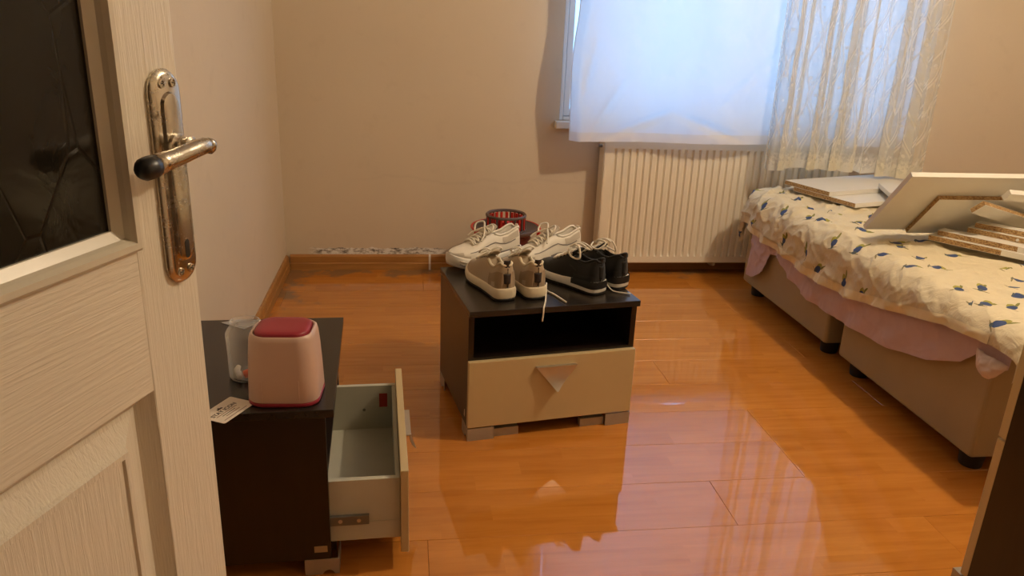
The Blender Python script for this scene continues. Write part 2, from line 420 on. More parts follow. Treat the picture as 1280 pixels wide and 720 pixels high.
# ---------------------------------------------------------------- window
win = struct(empty('window_1', (WX0, 0, WZ0)), 'white plastic window half hidden by a hung sheet and lace curtain')
WW, WH = WX1-WX0, WZ1-WZ0
def frame(mb, x0, x1, z0, z1, w, y0, y1):
    mb.box(x0, x0+w, y0, y1, z0, z1); mb.box(x1-w, x1, y0, y1, z0, z1); mb.box(x0+w, x1-w, y0, y1, z0, z0+w); mb.box(x0+w, x1-w, y0, y1, z1-w, z1)
mb = MB(); frame(mb, 0, WW, 0, WH, .018, .004, .075); mb.box(WW/2-.03, WW/2+.03, .004, .075, .018, WH-.018); mb.build('window_frame', M['pvc'], win, bevel=.004)
for x0, x1 in ((.020, WW/2-.032), (WW/2+.032, WW-.020)):
    mb = MB(); frame(mb, x0, x1, .020, WH-.020, .030, .012, .066); s = mb.build('sash', M['pvc'], win, bevel=.004)
    MB().box(x0+.0305, x1-.0305, .030, .036, .0505, WH-.0505).build('pane', M['glass'], s)
box('window_sill', (-.022, WW+.03, -.05, .012, -.034, -.001), M['sill'], win, bevel=.004)

# ---------------------------------------------------------------- door
DA = R(20.5); dE = Vector((.3464, -2.7927, 0)); ddir = Vector((-math.sin(DA), -math.cos(DA), 0)); dnor = Vector((math.cos(DA), -math.sin(DA), 0))
door = struct(empty('door_1'), 'open cream door with embossed wood grain, dark glass and worn nickel handle')
door.matrix_world = Matrix((ddir, dnor, Vector((0,0,1)))).transposed().to_4x4()
door.matrix_world.translation = dE   # local x: towards the hinge, local y: out of the visible face, z up
mwd = Matrix((ddir, dnor, Vector((0,0,1)))).transposed().to_4x4(); mwd.translation = dE; door.matrix_world = mwd
DW, DH, DT = .80, 2.05, -.040
S, GZ0, GZ1, PZ0, PZ1 = .090, .953, 1.93, .20, .797
box('stile', (0, S, DT, 0, .008, DH), M['doorz'], door, bevel=.002)
box('stile', (DW-S, DW, DT, 0, .008, DH), M['doorz'], door, bevel=.002)
box('rail', (S, DW-S, DT, 0, .008, PZ0), M['doory'], door); box('rail', (S, DW-S, DT, 0, PZ1, GZ0), M['doory'], door); box('rail', (S, DW-S, DT, 0, GZ1, DH), M['doory'], door)
# raised and fielded lower panel: groove, slope, field (both faces)
def rect(x0, x1, z0, z1, y): return [(x0, y, z0), (x1, y, z0), (x1, y, z1), (x0, y, z1)]
def inset(d, y): return rect(S+d, DW-S-d, PZ0+d, PZ1-d, y)
mb = MB(); mb.loft([inset(0, DT), inset(.014, DT+.014), inset(.020, DT+.014), inset(.046, DT+.003), inset(.054, -.0030), inset(.052, -.0005), inset(.046, -.0005), inset(.044, -.0055), inset(.020, -.015), inset(.014, -.016), inset(0, -.001)][::1], True, False, False)
mb.f.append(tuple(range(12, 16))); mb.f.append(tuple(range(16, 20)))
mb.f = [f for f in mb.f if not (set(f) & set(range(12, 16)) and set(f) & set(range(16, 20)))]
mb.build('panel', M['doorz'], door)
# glazing bead (proud nose, then a slope in to the glass)
def gin(d, y): return rect(S-.004+d, DW-S+.004-d, GZ0-.004+d, GZ1+.004-d, y)
mb = MB(); mb.loft([gin(0, -.001), gin(0, .004), gin(.003, .007), gin(.009, .007), gin(.012, .002), gin(.014, -.003), gin(.023, -.009), gin(.023, -.016)], True, False, False)
mb.build('glazing_bead', M['bead'], door)
mb = MB(); mb.loft([gin(0, DT+.001), gin(0, DT-.004), gin(.009, DT-.007), gin(.016, DT+.002), gin(.031, DT+.012), gin(.031, DT+.017)], True, False, False)
mb.build('glazing_bead', M['bead'], door)
box('glass_pane', (S+.012, DW-S-.012, -.018, -.012, GZ0+.012, GZ1-.012), M['doorglass'], door)
# handle set
def stadium(cx, cz0, cz1, w, y, n=10):
    r = w/2; pts = []
    for k in range(n+1): a = math.pi*k/n; pts.append((cx+r*math.cos(a), y, cz1-r+r*math.sin(a)))
    for k in range(n+1): a = math.pi+math.pi*k/n; pts.append((cx+r*math.cos(a), y, cz0+r+r*math.sin(a)))
    return pts
HX, HZ0, HZ1 = .028, .897, 1.118
pl = MB().loft([stadium(HX, HZ0, HZ1, .047, .0002), stadium(HX, HZ0, HZ1, .047, .003), stadium(HX, HZ0+.003, HZ1-.003, .041, .0065), stadium(HX, HZ0+.006, HZ1-.006, .035, .0075)], cap0=False).build('handle_plate', M['nickel'], door, angle=40)
MB().loft([stadium(HX-.001, HZ0+.024, HZ1-.022, .029, .0073), stadium(HX-.001, HZ0+.026, HZ1-.024, .025, .0105), stadium(HX-.001, HZ0+.029, HZ1-.027, .020, .0112)], cap0=False).build('boss', M['nickel'], pl, angle=40)
for sx in (-.0085, .0085):
    for z in (HZ0+.014, HZ1-.014):
        sc = MB().loft([[(HX+sx+rr*math.cos(a), y, z+rr*math.sin(a)) for a in [2*math.pi*k/14 for k in range(14)]] for rr, y in ((.0048, .0074), (.0045, .0090), (.0030, .0092), (.0026, .0080))], cap0=False).build('screw', M['nickel'], pl, angle=40)
        box('screw_slot', (HX+sx-.0022, HX+sx+.0022, 0.0078, .0085, z-.0005, z+.0005), M['black'], sc)
kh = MB().loft([stadium(HX-.001, .925, .945, .0068, .0108), stadium(HX-.001, .925, .945, .0068, .0116)]); kh.build('keyhole', M['black'], pl)
LZ = 1.043
mb = MB(); mb.loft([[(HX+r*math.cos(2*math.pi*k/18), y, LZ+r*math.sin(2*math.pi*k/18)) for k in range(18)] for r, y in ((.0125, .010), (.0125, .015), (.0100, .017), (.0085, .020), (.0085, .024), (.0105, .026), (.0105, .029), (.008, .031), (.008, .040))])
lev = mb.build('lever_neck', M['nickel'], door, angle=50)
path = [(.018, .0405, LZ+.002), (.026, .042, LZ+.002), (.040, .042, LZ+.001), (.056, .042, LZ-.001), (.074, .042, LZ-.003), (.090, .042, LZ-.004), (.104, .042, LZ-.0055)]
MB().tube(path, [.0065, .0080, .0085, .0086, .0088, .0095, .0102], 14, 1.0).build('lever', M['nickel'], door, smooth=True)
MB().tube([(.104, .042, LZ-.0055), (.111, .042, LZ-.006), (.118, .042, LZ-.0068), (.123, .042, LZ-.0075), (.1255, .042, LZ-.008)], [.0104, .0110, .0104, .0072, .003], 14).build('lever_tip', M['blacktip'], door, smooth=True)
MB().tube([(.020, .041, LZ+.002), (.014, .0400, LZ+.001), (.0115, .0380, LZ-.004), (.0115, .0370, LZ-.008)], [.0070, .0072, .0058, .0030], 10).build('lever_curl', M['nickel'], door, smooth=True)
for z in (.25, 1.0, 1.8):
    MB().cyl((DW+.006, -.004, z-.05), (DW+.006, -.004, z+.05), .007, n=12).build('hinge', M['nickel'], door, angle=40)

# ---------------------------------------------------------------- ceiling lamp (out of frame, lights the room)
lamp = tag(empty('ceiling_lamp', (LAMP_POS[0], LAMP_POS[1], ZC)), 'bare bulb ceiling lamp hanging over the bed side', 'lamp')
MB().lathe([(.0, -.03), (.05, -.028), (.055, 0)], 24, cap0=False).build('ceiling_rose', M['lampmetal'], lamp, smooth=True)
dz = LAMP_POS[2]-ZC
MB().cyl((0, 0, -.028), (0, 0, dz+.10), .004, n=8).build('cable', M['lampmetal'], lamp)
MB().lathe([(.018, dz+.055), (.022, dz+.06), (.020, dz+.10), (.006, dz+.105)], 20).build('socket', M['lampmetal'], lamp, smooth=True)
MB().lathe([(.002, dz-.045), (.024, dz-.038), (.040, dz-.018), (.045, dz), (.040, dz+.02), (.024, dz+.042), (.018, dz+.056)], 20).build('bulb', M['bulb'], lamp, smooth=True)

# ---------------------------------------------------------------- radiator
RX0, RX1, RZ0, RZ1, RY = 1.489, 2.722, .0656, .6656, -.118
rad = tag(empty('panel_radiator', (RX0, 0, RZ0)), 'cream ribbed panel radiator on the wall under the window', 'radiator')
RW, RH = RX1-RX0, RZ1-RZ0; n = 34; pitch = (RW-.07)/n
xs = [(0, 0), (.035, 0)]
for i in range(n):
    a = .035+i*pitch
    for fx, d in ((.28, 0), (.39, .0095), (.50, .0115), (.61, .0095), (.72, 0)): xs.append((a+fx*pitch, d))
xs += [(RW-.035, 0), (RW, 0)]
rows = []
for z, f in ((.004, 0), (.034, 0), (.044, .8), (.060, 1), (RH-.066, 1), (RH-.050, .8), (RH-.040, 0), (RH-.004, 0)):
    rows.append([(x, RY+d*f, z) for x, d in xs])
rows.insert(0, [(x, RY+.004, 0) for x, d in xs]); rows.append([(x, RY+.004, RH) for x, d in xs])
rows.insert(0, [(x, RY+.02, 0) for x, d in xs]); rows.append([(x, RY+.02, RH) for x, d in xs])
MB().grid(rows).build('front_panel', M['rad'], rad, angle=35)
box('rear_panel', (.0, RW, -.035, -.030, .0, RH-.01), M['rad'], rad)
for x in (-.004, RW-.0): box('side_cover', (x, x+.004, RY+.004, -.028, .0, RH+.003), M['rad'], rad, bevel=.001)
grille = box('top_grille', (0, RW, RY+.012, -.03, RH-.002, RH+.001), M['raddark'], rad)
for i in range(40):
    box('grille_bar', (.012+i*(RW-.03)/40, .012+i*(RW-.03)/40+.012, RY+.012, -.03, RH+.001, RH+.0035), M['rad'], grille)
for x in (.15, RW-.17): box('wall_bracket', (x, x+.03, -.031, -.001, .10, RH-.06), M['raddark'], rad)
MB().cyl((-.004, -.075, RH-.035), (-.022, -.075, RH-.035), .007, n=10).build('bleed_valve', M['steel'], rad)
MB().tube([(RW*.5, -.075, .0), (RW*.5, -.075, -.02), (RW*.5, -.04, -.028), (RW*.5, -.018, -.028)], .009, 8).build('pipe', M['rad'], rad, smooth=True)

# ---------------------------------------------------------------- sheet and lace at the window
rod = tag(empty('curtain_rod', (1.15, -.235, 2.24)), 'white curtain rod above the window', 'curtain rod')
MB().cyl((0, 0, 0), (1.95, 0, 0), .011, n=14).build('rod', M['lampmetal'], rod, angle=40)
for x in (.1, 1.0, 1.85): MB().cyl((x, 0, 0), (x, .235, .0), .007, n=8).build('bracket', M['lampmetal'], rod)
def sheet_pt(u, v):
    """u across 0..1, v down 0..1"""
    z = 2.226-(2.226-.668)*v
    xl = 1.296+.030*math.exp(-((v-.62)/.12)**2)+.012*math.sin(7*v)
    x = xl+u*(2.935-xl)
    y = -.222-.012*math.sin(5.3*math.pi*u+1.2*v)*(.3+v)+.010*fbm(x*5, z*3, 1)
    # diagonal pull creases towards the lower corners
    for cx, cz, ax, az, amp in ((1.45, .80, .5, .9, 0.024), (1.62, .75, .9, .35, 0.020), (1.95, .74, .85, -.3, 0.016), (1.36, .95, .2, 1, 0.020), (2.1, .95, .6, .6, 0.012)):
        d = (x-cx)*az-(z-cz)*ax; l = (x-cx)*ax+(z-cz)*az
        y += amp*math.exp(-(d/.018)**2)*math.exp(-(l/.13)**2)
    y += .006*abs(fbm(x*9+4, z*9, 3, 3))+.022*max(0, (v-.85)/.15)
    if u < .02: y += (.02-u)/.02*.03
    return (x, y, z)
NU, NV = 140, 150; SPLIT = 146
sh = tag(empty('hanging_sheet', (0, 0, 0)), 'plain white sheet hung over the window, lit from behind', 'sheet')
MB().grid([[sheet_pt(i/NU, j/NV) for i in range(NU+1)] for j in range(SPLIT+1)]).build('cloth', M['sheet'], sh, smooth=True)
MB().grid([[sheet_pt(i/NU, (SPLIT+(NV-SPLIT)*j/5)/NV) for i in range(NU+1)] for j in range(6)]).build('hem', M['hem'], sh, smooth=True)
sel = []
for j in range(NV+1):
    x, y, z = sheet_pt(0, j/NV); sel.append([(x, y, z), (x-.002, y+.012, z), (x+.008, y+.026, z+.001)])
MB().grid(sel).build('side_hem', M['hem'], sh, smooth=True)
def lace_pt(u, v):
    # v=0 top, 1 at the scalloped hem
    ztop, zb = 2.226, .572
    s = u*10.5
    pinch = 1-.05*v
    x = 2.19+.02*v+u*(.715+.0*v)+.02*math.sin(v*3)*u
    flat = 1-.85*math.exp(-((u-.60)/.075)**2)            # one panel of the cloth hangs flat
    y = -.285+.028*math.sin(2*math.pi*s*.62+.9*math.sin(2*u*7)+.5*v)*flat*(.55+.45*v)+.010*math.sin(2*math.pi*s*1.4+1)*flat
    x += .034*math.sin(2*math.pi*s*1.24+1.8*math.sin(2*u*7)+v)*flat*(.6+.4*v)*min(1, 12*u, 12*(1-u))
    y += -.05*u*v+.006*fbm(x*4, v*4, 2)
    scal = .010*abs(math.sin(u*.95/.055*math.pi/2*1.0))
    z = ztop-(ztop-zb)*v-(scal if v > .999 else 0)+.014*math.sin(5*u)*v
    return (x, y, z)
NU, NV = 360, 60; rows = []; uvs = []
rowsv = [j/NV for j in range(NV+1)]
for v in rowsv:
    row = []; arc = 0; prev = None
    for i in range(NU+1):
        p = lace_pt(i/NU, v); row.append(p)
        if prev: arc += math.hypot(p[0]-prev[0], p[1]-prev[1])
        prev = p; uvs.append((arc, 1.663*(1-v)))
    rows.append(row)
lace = MB().grid(rows).build('lace_curtain', M['lace'], None, smooth=True, uv=uvs)
tag(lace, 'cream lace curtain with wavy embroidered stripes and scalloped hem beside the hung sheet', 'curtain')

# ---------------------------------------------------------------- nightstands
NW, ND, NH = .5187, .4131, .4072
def triangle_handle(parent, y, cx=.005, zc=.222):
    """folded triangular metal pull, standing off the drawer front and flaring out at its tip"""
    w, h = .063, .075
    def lvl(f, out): return [(cx-w*(1-f), y-out, zc-h*f), (cx+w*(1-f)+.0001, y-out, zc-h*f)]
    a, c = [], []
    for f, o in ((0, .012), (.25, .0125), (.5, .015), (.75, .0205), (.97, .029)):
        L, Rr = lvl(f, o); a.append([L, Rr, (Rr[0], Rr[1]+.0018, Rr[2]), (L[0], L[1]+.0018, L[2])])
    h_ = MB().loft(a).build('handle', M['alu'], parent, angle=50)
    MB().box(cx-w, cx+w, y-.0138, y-.0002, zc, zc+.0022).build('handle_lip', M['alu'], h_)
    return h_
def nightstand(label, loc, rz, pull=0.0, depth=ND, group=None):
    """local: x across, front towards -y (drawer-front plane at -depth), back at y=0"""
    t = tag(empty('nightstand', loc, rz), label, 'nightstand', group)
    hw = NW/2; th = .016; ft = .018; bf = -depth+ft       # bf: front plane of the carcass
    box('top', (-hw, hw, -depth, 0, NH-.018, NH), M['darktop'], t, bevel=.0012)
    for s in (-1, 1):
        x0, x1 = sorted((s*(hw-.002), s*(hw-.002-th))); sd = box('side_panel', (x0, x1, bf, -.002, .040, NH-.018), M['dark'], t)
        if s < 0:
            if pull: box('sticker', (x0-.0006, x0-.0001, -.370, -.342, .058, .074), M['sticker'], sd)
            else: MB().prism([(-.372, .060), (-.360, .062), (-.364, .082), (-.371, .085)], 'x', x0-.0006, x0-.0001).build('scuff', M['board'], sd)
    ix = hw-.002-th
    box('back_panel', (-ix, ix, -.010, -.003, .040, NH-.018), M['dark'], t)
    box('shelf', (-ix, ix, bf, -.010, .246, .258), M['dark'], t)
    box('bottom_panel', (-ix, ix, bf, -.010, .040, .052), M['dark'], t)
    for sx in (-1, 1):
        for sy in (0, 1):
            # corner foot: outer shell with an arched cut-out, plus a lower inner pad
            ya, yb = (-depth+.001, -depth+.075) if sy == 0 else (-.078, -.004)
            xo, xi = sx*(hw-.001), sx*(hw-.081)
            f = MB()
            x0, x1 = sorted((xo, xi)); f.box(x0, x1, ya if sy == 0 else yb-.003, ya+.003 if sy == 0 else yb, .0, .0395)
            x0, x1 = sorted((xo, xo-sx*.003)); yy0, yy1 = ya+.003 if sy == 0 else ya, yb if sy == 0 else yb-.003
            f.prism([(yy0, 0), (yy0+.006, 0), (yy0+.012, .008), (yy0+.020, .011), (yy0+.028, .008), (yy0+.034, 0), (yy1, 0), (yy1, .0395), (yy0, .0395)], 'x', x0, x1)
            fo = f.build('foot', M['alufoot'], t)
            x0, x1 = sorted((sx*(hw-.082), sx*(hw-.160))); yp = -depth+.012 if sy == 0 else -.034
            MB().box(x0, x1, yp, yp+.02, .0, .026).build('foot_pad', M['alufoot'], fo)
    # drawer
    d = MB().box(-hw+.001, hw-.001, -depth-pull, -depth-pull+ft-.0006, .043, .252).build('drawer_front', M['cream'], t, bevel=.0018)
    triangle_handle(d, -depth-pull)
    yf, yb = -depth-pull+ft, -depth-pull+ft+.345
    bw = .2335; z0, z1 = .066, .220
    dr = MB(); dr.box(-bw, -bw+.013, yf, yb, z0, z1-.0); dr.box(bw-.013, bw, yf, yb, z0, z1); dr.box(-bw+.013, bw-.013, yb-.013, yb, z0, z1)
    dr.box(-bw+.013, bw-.013, yf, yf+.010, z0, z1-.002); dr.box(-bw+.013, bw-.013, yf+.010, yb-.013, .084, .089)
    db = dr.build('drawer_box', M['drawer'], t, bevel=.0008)
    for s in (-1, 1):
        x0, x1 = sorted((s*(bw+.0002), s*(bw+.0016))); box('side_lip', (x0, x1, yf+.002, yb-.03, .1125, .1135), M['drawer'], db)
        ye = min(yb-.02, -depth+.10+.02)
        x0, x1 = sorted((s*(bw+.0002), s*(bw+.009))); rn = box('runner', (x0, x1, -depth-pull*.55+ft if pull else yf+.02, yb-.03, .112, .134), M['steel'], db)
        for q in (.022, .062):
            yy = (-depth-pull*.55 if pull else yf)+ft+q
            MB().cyl((s*(bw+.009), yy, .123), (s*(bw+.0105), yy, .123), .0045, n=10).build('screw', M['alu'], rn)
    if pull:
        box('label_patch', (bw-.0137, bw-.0131, yf+.022, yf+.044, .155, .196), M['redstick'], db)
        MB().cyl((bw-.0131, yf+.085, .148), (bw-.0142, yf+.085, .148), .0042, n=12).build('screw', M['steel'], db)
    return t
NS1 = Vector((.9364, -1.2032, 0)); A1 = R(9.12)
nightstand('dark wood nightstand with closed cream drawer, covered in sneakers', NS1, A1, 0)
nightstand('dark wood nightstand by the wall with its drawer pulled open', (.020, -1.9535, 0), R(92.13), .152, ND-.018)

# ---------------------------------------------------------------- sneakers
WTAB = [(0, .003), (.006, .014), (.02, .024), (.05, .0315), (.1, .0345), (.25, .0345), (.45, .0375), (.62, .0455), (.75, .0475), (.86, .042), (.93, .033), (.97, .023), (.99, .013), (1, .003)]
TS = [0, .006, .02, .04, .07, .1, .14, .2, .26, .32, .37, .42, .47, .52, .58, .64, .7, .76, .82, .87, .91, .945, .97, .988, 1]
def shoe(label, toe, heel, style, group, z=NH, mirror=1, loose=()):
    """toe, heel: plan positions of the sole ends"""
    P = STY[style]; toe = Vector((*toe, 0)); heel = Vector((*heel, 0)); L = (toe-heel).length
    ctr = (toe+heel)/2; d = toe-heel
    t = tag(empty('sneaker', (ctr.x, ctr.y, z+.0012), math.atan2(d.y, d.x)), label, 'sneaker', group)
    k = L/.285
    lift = lambda q: P['spring']*max(0, (q-.68)/.32)**2
    ZB = lambda q: interp(q, P['zb'])+lift(q)
    HT = lambda q: interp(q, P['ht'])+lift(q)
    WD = lambda q: interp(q, WTAB)*k*P['wide']
    OP = lambda q: interp(q, [(0, 0), (.012, .35), (.04, 1), (.30, 1), (.40, .0), (1, 0)])
    X = lambda q: (q-.5)*L*.965
    def surf(q, u, off=0.0):
        w, h, zb, o = WD(q), HT(q), ZB(q)-.002, OP(q)
        a = math.pi*u; cc, ss = math.cos(a), math.sin(a)
        yc = w*math.copysign(abs(cc)**.8, cc); zc = zb+(h-zb)*abs(ss)**.85
        uu = u if u <= .5 else 1-u; sg = 1 if u <= .5 else -1
        if uu < .34: f = uu/.34; yo = w*(1+.05*math.sin(f*math.pi)-.33*f*f); zo = zb+(h-zb)*f**.95
        elif uu < .38: yo = w*.60; zo = h+.002
        else: f = (uu-.38)/.12; yo = w*.56*(1-f**3); zo = h-(h-zb-.006)*min(1, f*2.2)
        y = yc*(1-o)+yo*sg*o; zz = zc*(1-o)+zo*o
        if off:
            n = Vector((0, y, (zz-zb)*.6+.004)); n.x = -.6*w*0
            if q < .06: n = n+Vector((-.035, 0, 0))
            if q > .93: n = n+Vector((.03, 0, 0))
            n.normalize(); return Vector((X(q), y*mirror, zz))+Vector((n.x, n.y*mirror, n.z))*off
        return Vector((X(q), y*mirror, zz))
    K = 27
    us = [i/(K-1) for i in range(K)]
    MB().loft([[surf(q, u) for u in us] for q in TS], closed=False, cap0=False, cap1=False).build('upper', M[P['upper']], t, smooth=True, subsurf=1)
    # sole
    def outline(zf, grow):
        pts = []; n = 22
        for i in range(n+1): q = .5-.5*math.cos(math.pi*i/n); pts.append((q, 1))
        for i in range(n-1, 0, -1): q = .5-.5*math.cos(math.pi*i/n); pts.append((q, -1))
        out = []
        for q, s in pts:
            w = WD(q)*(1.04+grow)+.0025
            if q < .001 or q > .999: w = 0
            ex = (q-.5)*L*(.985+grow*.15); out.append((ex, s*w*mirror, zf(q)))
        return out
    def flare(q): return 0
    mid = MB().loft([outline(lambda q: .006+lift(q)*1.0, -.01), outline(lambda q: .010+lift(q), .05), outline(lambda q: .6*ZB(q)+.004, .075), outline(lambda q: ZB(q)+.001, .045), outline(lambda q: ZB(q)+.004, .0)]).build('midsole', M[P['mid']], t, smooth=True)
    MB().loft([outline(lambda q: .0+lift(q)*1.0, -.05), outline(lambda q: .002+lift(q), .0), outline(lambda q: .0075+lift(q)*1.0, .02)]).build('outsole', M[P['out']], t, smooth=True)
    def patch(name, q0, q1, u0, u1, mat, off=.0016, nq=9, nu=7, par=None):
        rows = []
        for i in range(nq+1):
            q = q0+(q1-q0)*i/nq; rows.append([surf(q, u0(q)+(u1(q)-u0(q))*j/nu if callable(u0) else u0+(u1-u0)*j/nu, off) for j in range(nu+1)])
        return MB().grid(rows).build(name, M[mat], par or t, smooth=True)
    for a, b_, nm, q0, q1, mt in P['patch']:
        patch(nm, q0, q1, a, b_, mt); patch(nm, q0, q1, 1-b_, 1-a, mt)
    # back-of-heel strip
    for (nm, f0, f1, hw_, mt) in P['heel']:
        rows = []
        for i in range(7):
            f = f0+(f1-f0)*i/6; zb, h = ZB(0), HT(.02); zz = zb+(h-zb)*f; ww = hw_*(1-.35*(1-f) if nm == 'heel_mark' else 1)
            xx = X(0)-.0035+.010*max(0, f-.75)
            if nm == 'pull_tab': xx = X(.012)-.005-.004*math.sin(f*5)
            rows.append([(xx+.010*(abs(s_)**2)*(ww/.016), s_*ww, zz) for s_ in (-1, -.6, -.2, .2, .6, 1)])
        MB().grid(rows).build(nm, M[mt], t, smooth=True, solid=.002)
    # tongue
    rows = []
    for q, dz_ in ((.70, .0015), (.6, .003), (.5, .004), (.44, .007), (.39, .013), (.36, .021), (.355, .022)):
        h = HT(max(q, .42)); w = WD(.5)*.52*(1 if q > .4 else .92)
        rows.append([(X(q), s_*w, h+dz_-.006*s_*s_) for s_ in (-1, -.6, -.2, .2, .6, 1)])
    MB().grid(rows).build('tongue', M[P['tongue']], t, smooth=True, solid=.005, subsurf=1)
    # lacing
    lr = .0027; T0, T1, nl = .44, .70, P['rows']
    for i in range(nl):
        q = T0+(T1-T0)*i/(nl-1); q2 = min(q+.045, .72)
        for (qa, qb) in ((q, q2), (q2, q)):
            pts = []
            for j in range(9):
                f = j/8; u = .36+.28*f; qq = qa+(qb-qa)*f
                pts.append(surf(qq, u, .004)+Vector((0, 0, .004*math.sin(math.pi*f)+(.0015 if qa < qb else 0))))
            MB().tube(pts, lr, 6).build('lace', M[P['lace']], t, smooth=True)
    top = HT(.44)+.010
    for pts in P['bows']:
        path = []
        C = [Vector(p) for p in pts]
        for i in range(len(C)-1):
            p0 = C[max(i-1, 0)]; p1 = C[i]; p2 = C[i+1]; p3 = C[min(i+2, len(C)-1)]
            for j in range(6):
                f = j/6; path.append(.5*((2*p1)+(p2-p0)*f+(2*p0-5*p1+4*p2-p3)*f*f+(3*p1-p0-3*p2+p3)*f**3))
        path.append(C[-1])
        MB().tube([Vector((p.x, p.y*mirror, top+p.z)) for p in path], .0029, 6).build('bow_lace', M[P['lace']], t, smooth=True)
    # loose lace ends, given in room coordinates
    mi = (Matrix.Translation((ctr.x, ctr.y, z+.0012)) @ Matrix.Rotation(math.atan2(d.y, d.x), 4, 'Z')).inverted()
    for pts in loose:
        C = [mi @ Vector(p) for p in pts]; path = []
        for i in range(len(C)-1):
            p0 = C[max(i-1, 0)]; p1 = C[i]; p2 = C[i+1]; p3 = C[min(i+2, len(C)-1)]
            for j in range(6):
                f = j/6; path.append(.5*((2*p1)+(p2-p0)*f+(2*p0-5*p1+4*p2-p3)*f*f+(3*p1-p0-3*p2+p3)*f**3))
        path.append(C[-1]); MB().tube(path, .0030, 6, .6).build('loose_lace', M[P['lace']], t, smooth=True)
    if style == 'white':
        for base_z, amp_, mt in ((.016, .004, 's_line'), (.027, .005, 's_grey')):
            for sg in (1, -1):
                pts = [((q-.5)*L*.992, sg*(WD(q)*1.118+.0026)*mirror, base_z+lift(q)+amp_*math.sin(q*13)) for q in [.03+.9*i/30 for i in range(31)]]
                MB().tube(pts, .0016, 6).build('sole_groove', M[mt], t, smooth=True)
    if P.get('rear'):
        rows = []
        for i in range(25):
            f = i/24*2-1; q = .36*abs(f)**1.4; sg = 1 if f > 0 else -1; w = WD(q)*1.125+.003 if q > .0005 else 0
            lo, hi = .019, ZB(q)+.006
            ex = (q-.5)*L*.998-.001; rows.append([(ex, sg*w*mirror, lo), (ex-.0005, sg*w*1.015*mirror, (lo+hi)/2), (ex, sg*w*.98*mirror, hi)])
        MB().grid(rows).build('heel_clip', M['s_blackp'], t, smooth=True)
    # padded collar
    cp = [surf(q, .36, 0) for q in (.40, .36, .32, .26, .2, .14, .1, .07, .04, .022)]
    cp2 = [Vector((p.x, -p.y, p.z)) for p in cp[::-1]]
    MB().tube([p+Vector((0, 0, .0005)) for p in cp+cp2], .0042, 8).build('collar', M[P.get('collar', P['upper'])], t, smooth=True)
    return t
M['s_tan'] = mat_fabric('tan_knit', (.43, .335, .225), .06, 500); M['s_tand'] = mat_fabric('tan_suede', (.285, .205, .125), .06, 300); M['s_cream'] = plain('cream_foam', (.72, .63, .46), .6)
M['s_white'] = plain('white_leather', (.74, .69, .60), .5, var=.05); M['s_grey'] = plain('grey_suede', (.50, .44, .36), .75, var=.06); M['s_line'] = plain('grey_piping', (.20, .18, .17), .6); M['s_foam'] = plain('white_foam_sole', (.76, .73, .66), .55)
M['s_black'] = mat_fabric('black_mesh', (.0055, .0055, .006), .2, 500); M['s_blackp'] = plain('black_rubber', (.005, .005, .0055), .5); M['s_lace'] = mat_fabric('white_laces', (.78, .72, .60), .04, 800); M['s_brown'] = plain('dark_brown_tab', (.030, .020, .018), .6)
HT_LOW = [(0, .104), (.05, .110), (.12, .100), (.22, .084), (.32, .088), (.40, .104), (.46, .106), (.55, .098), (.68, .080), (.8, .067), (.9, .058), (1, .036)]
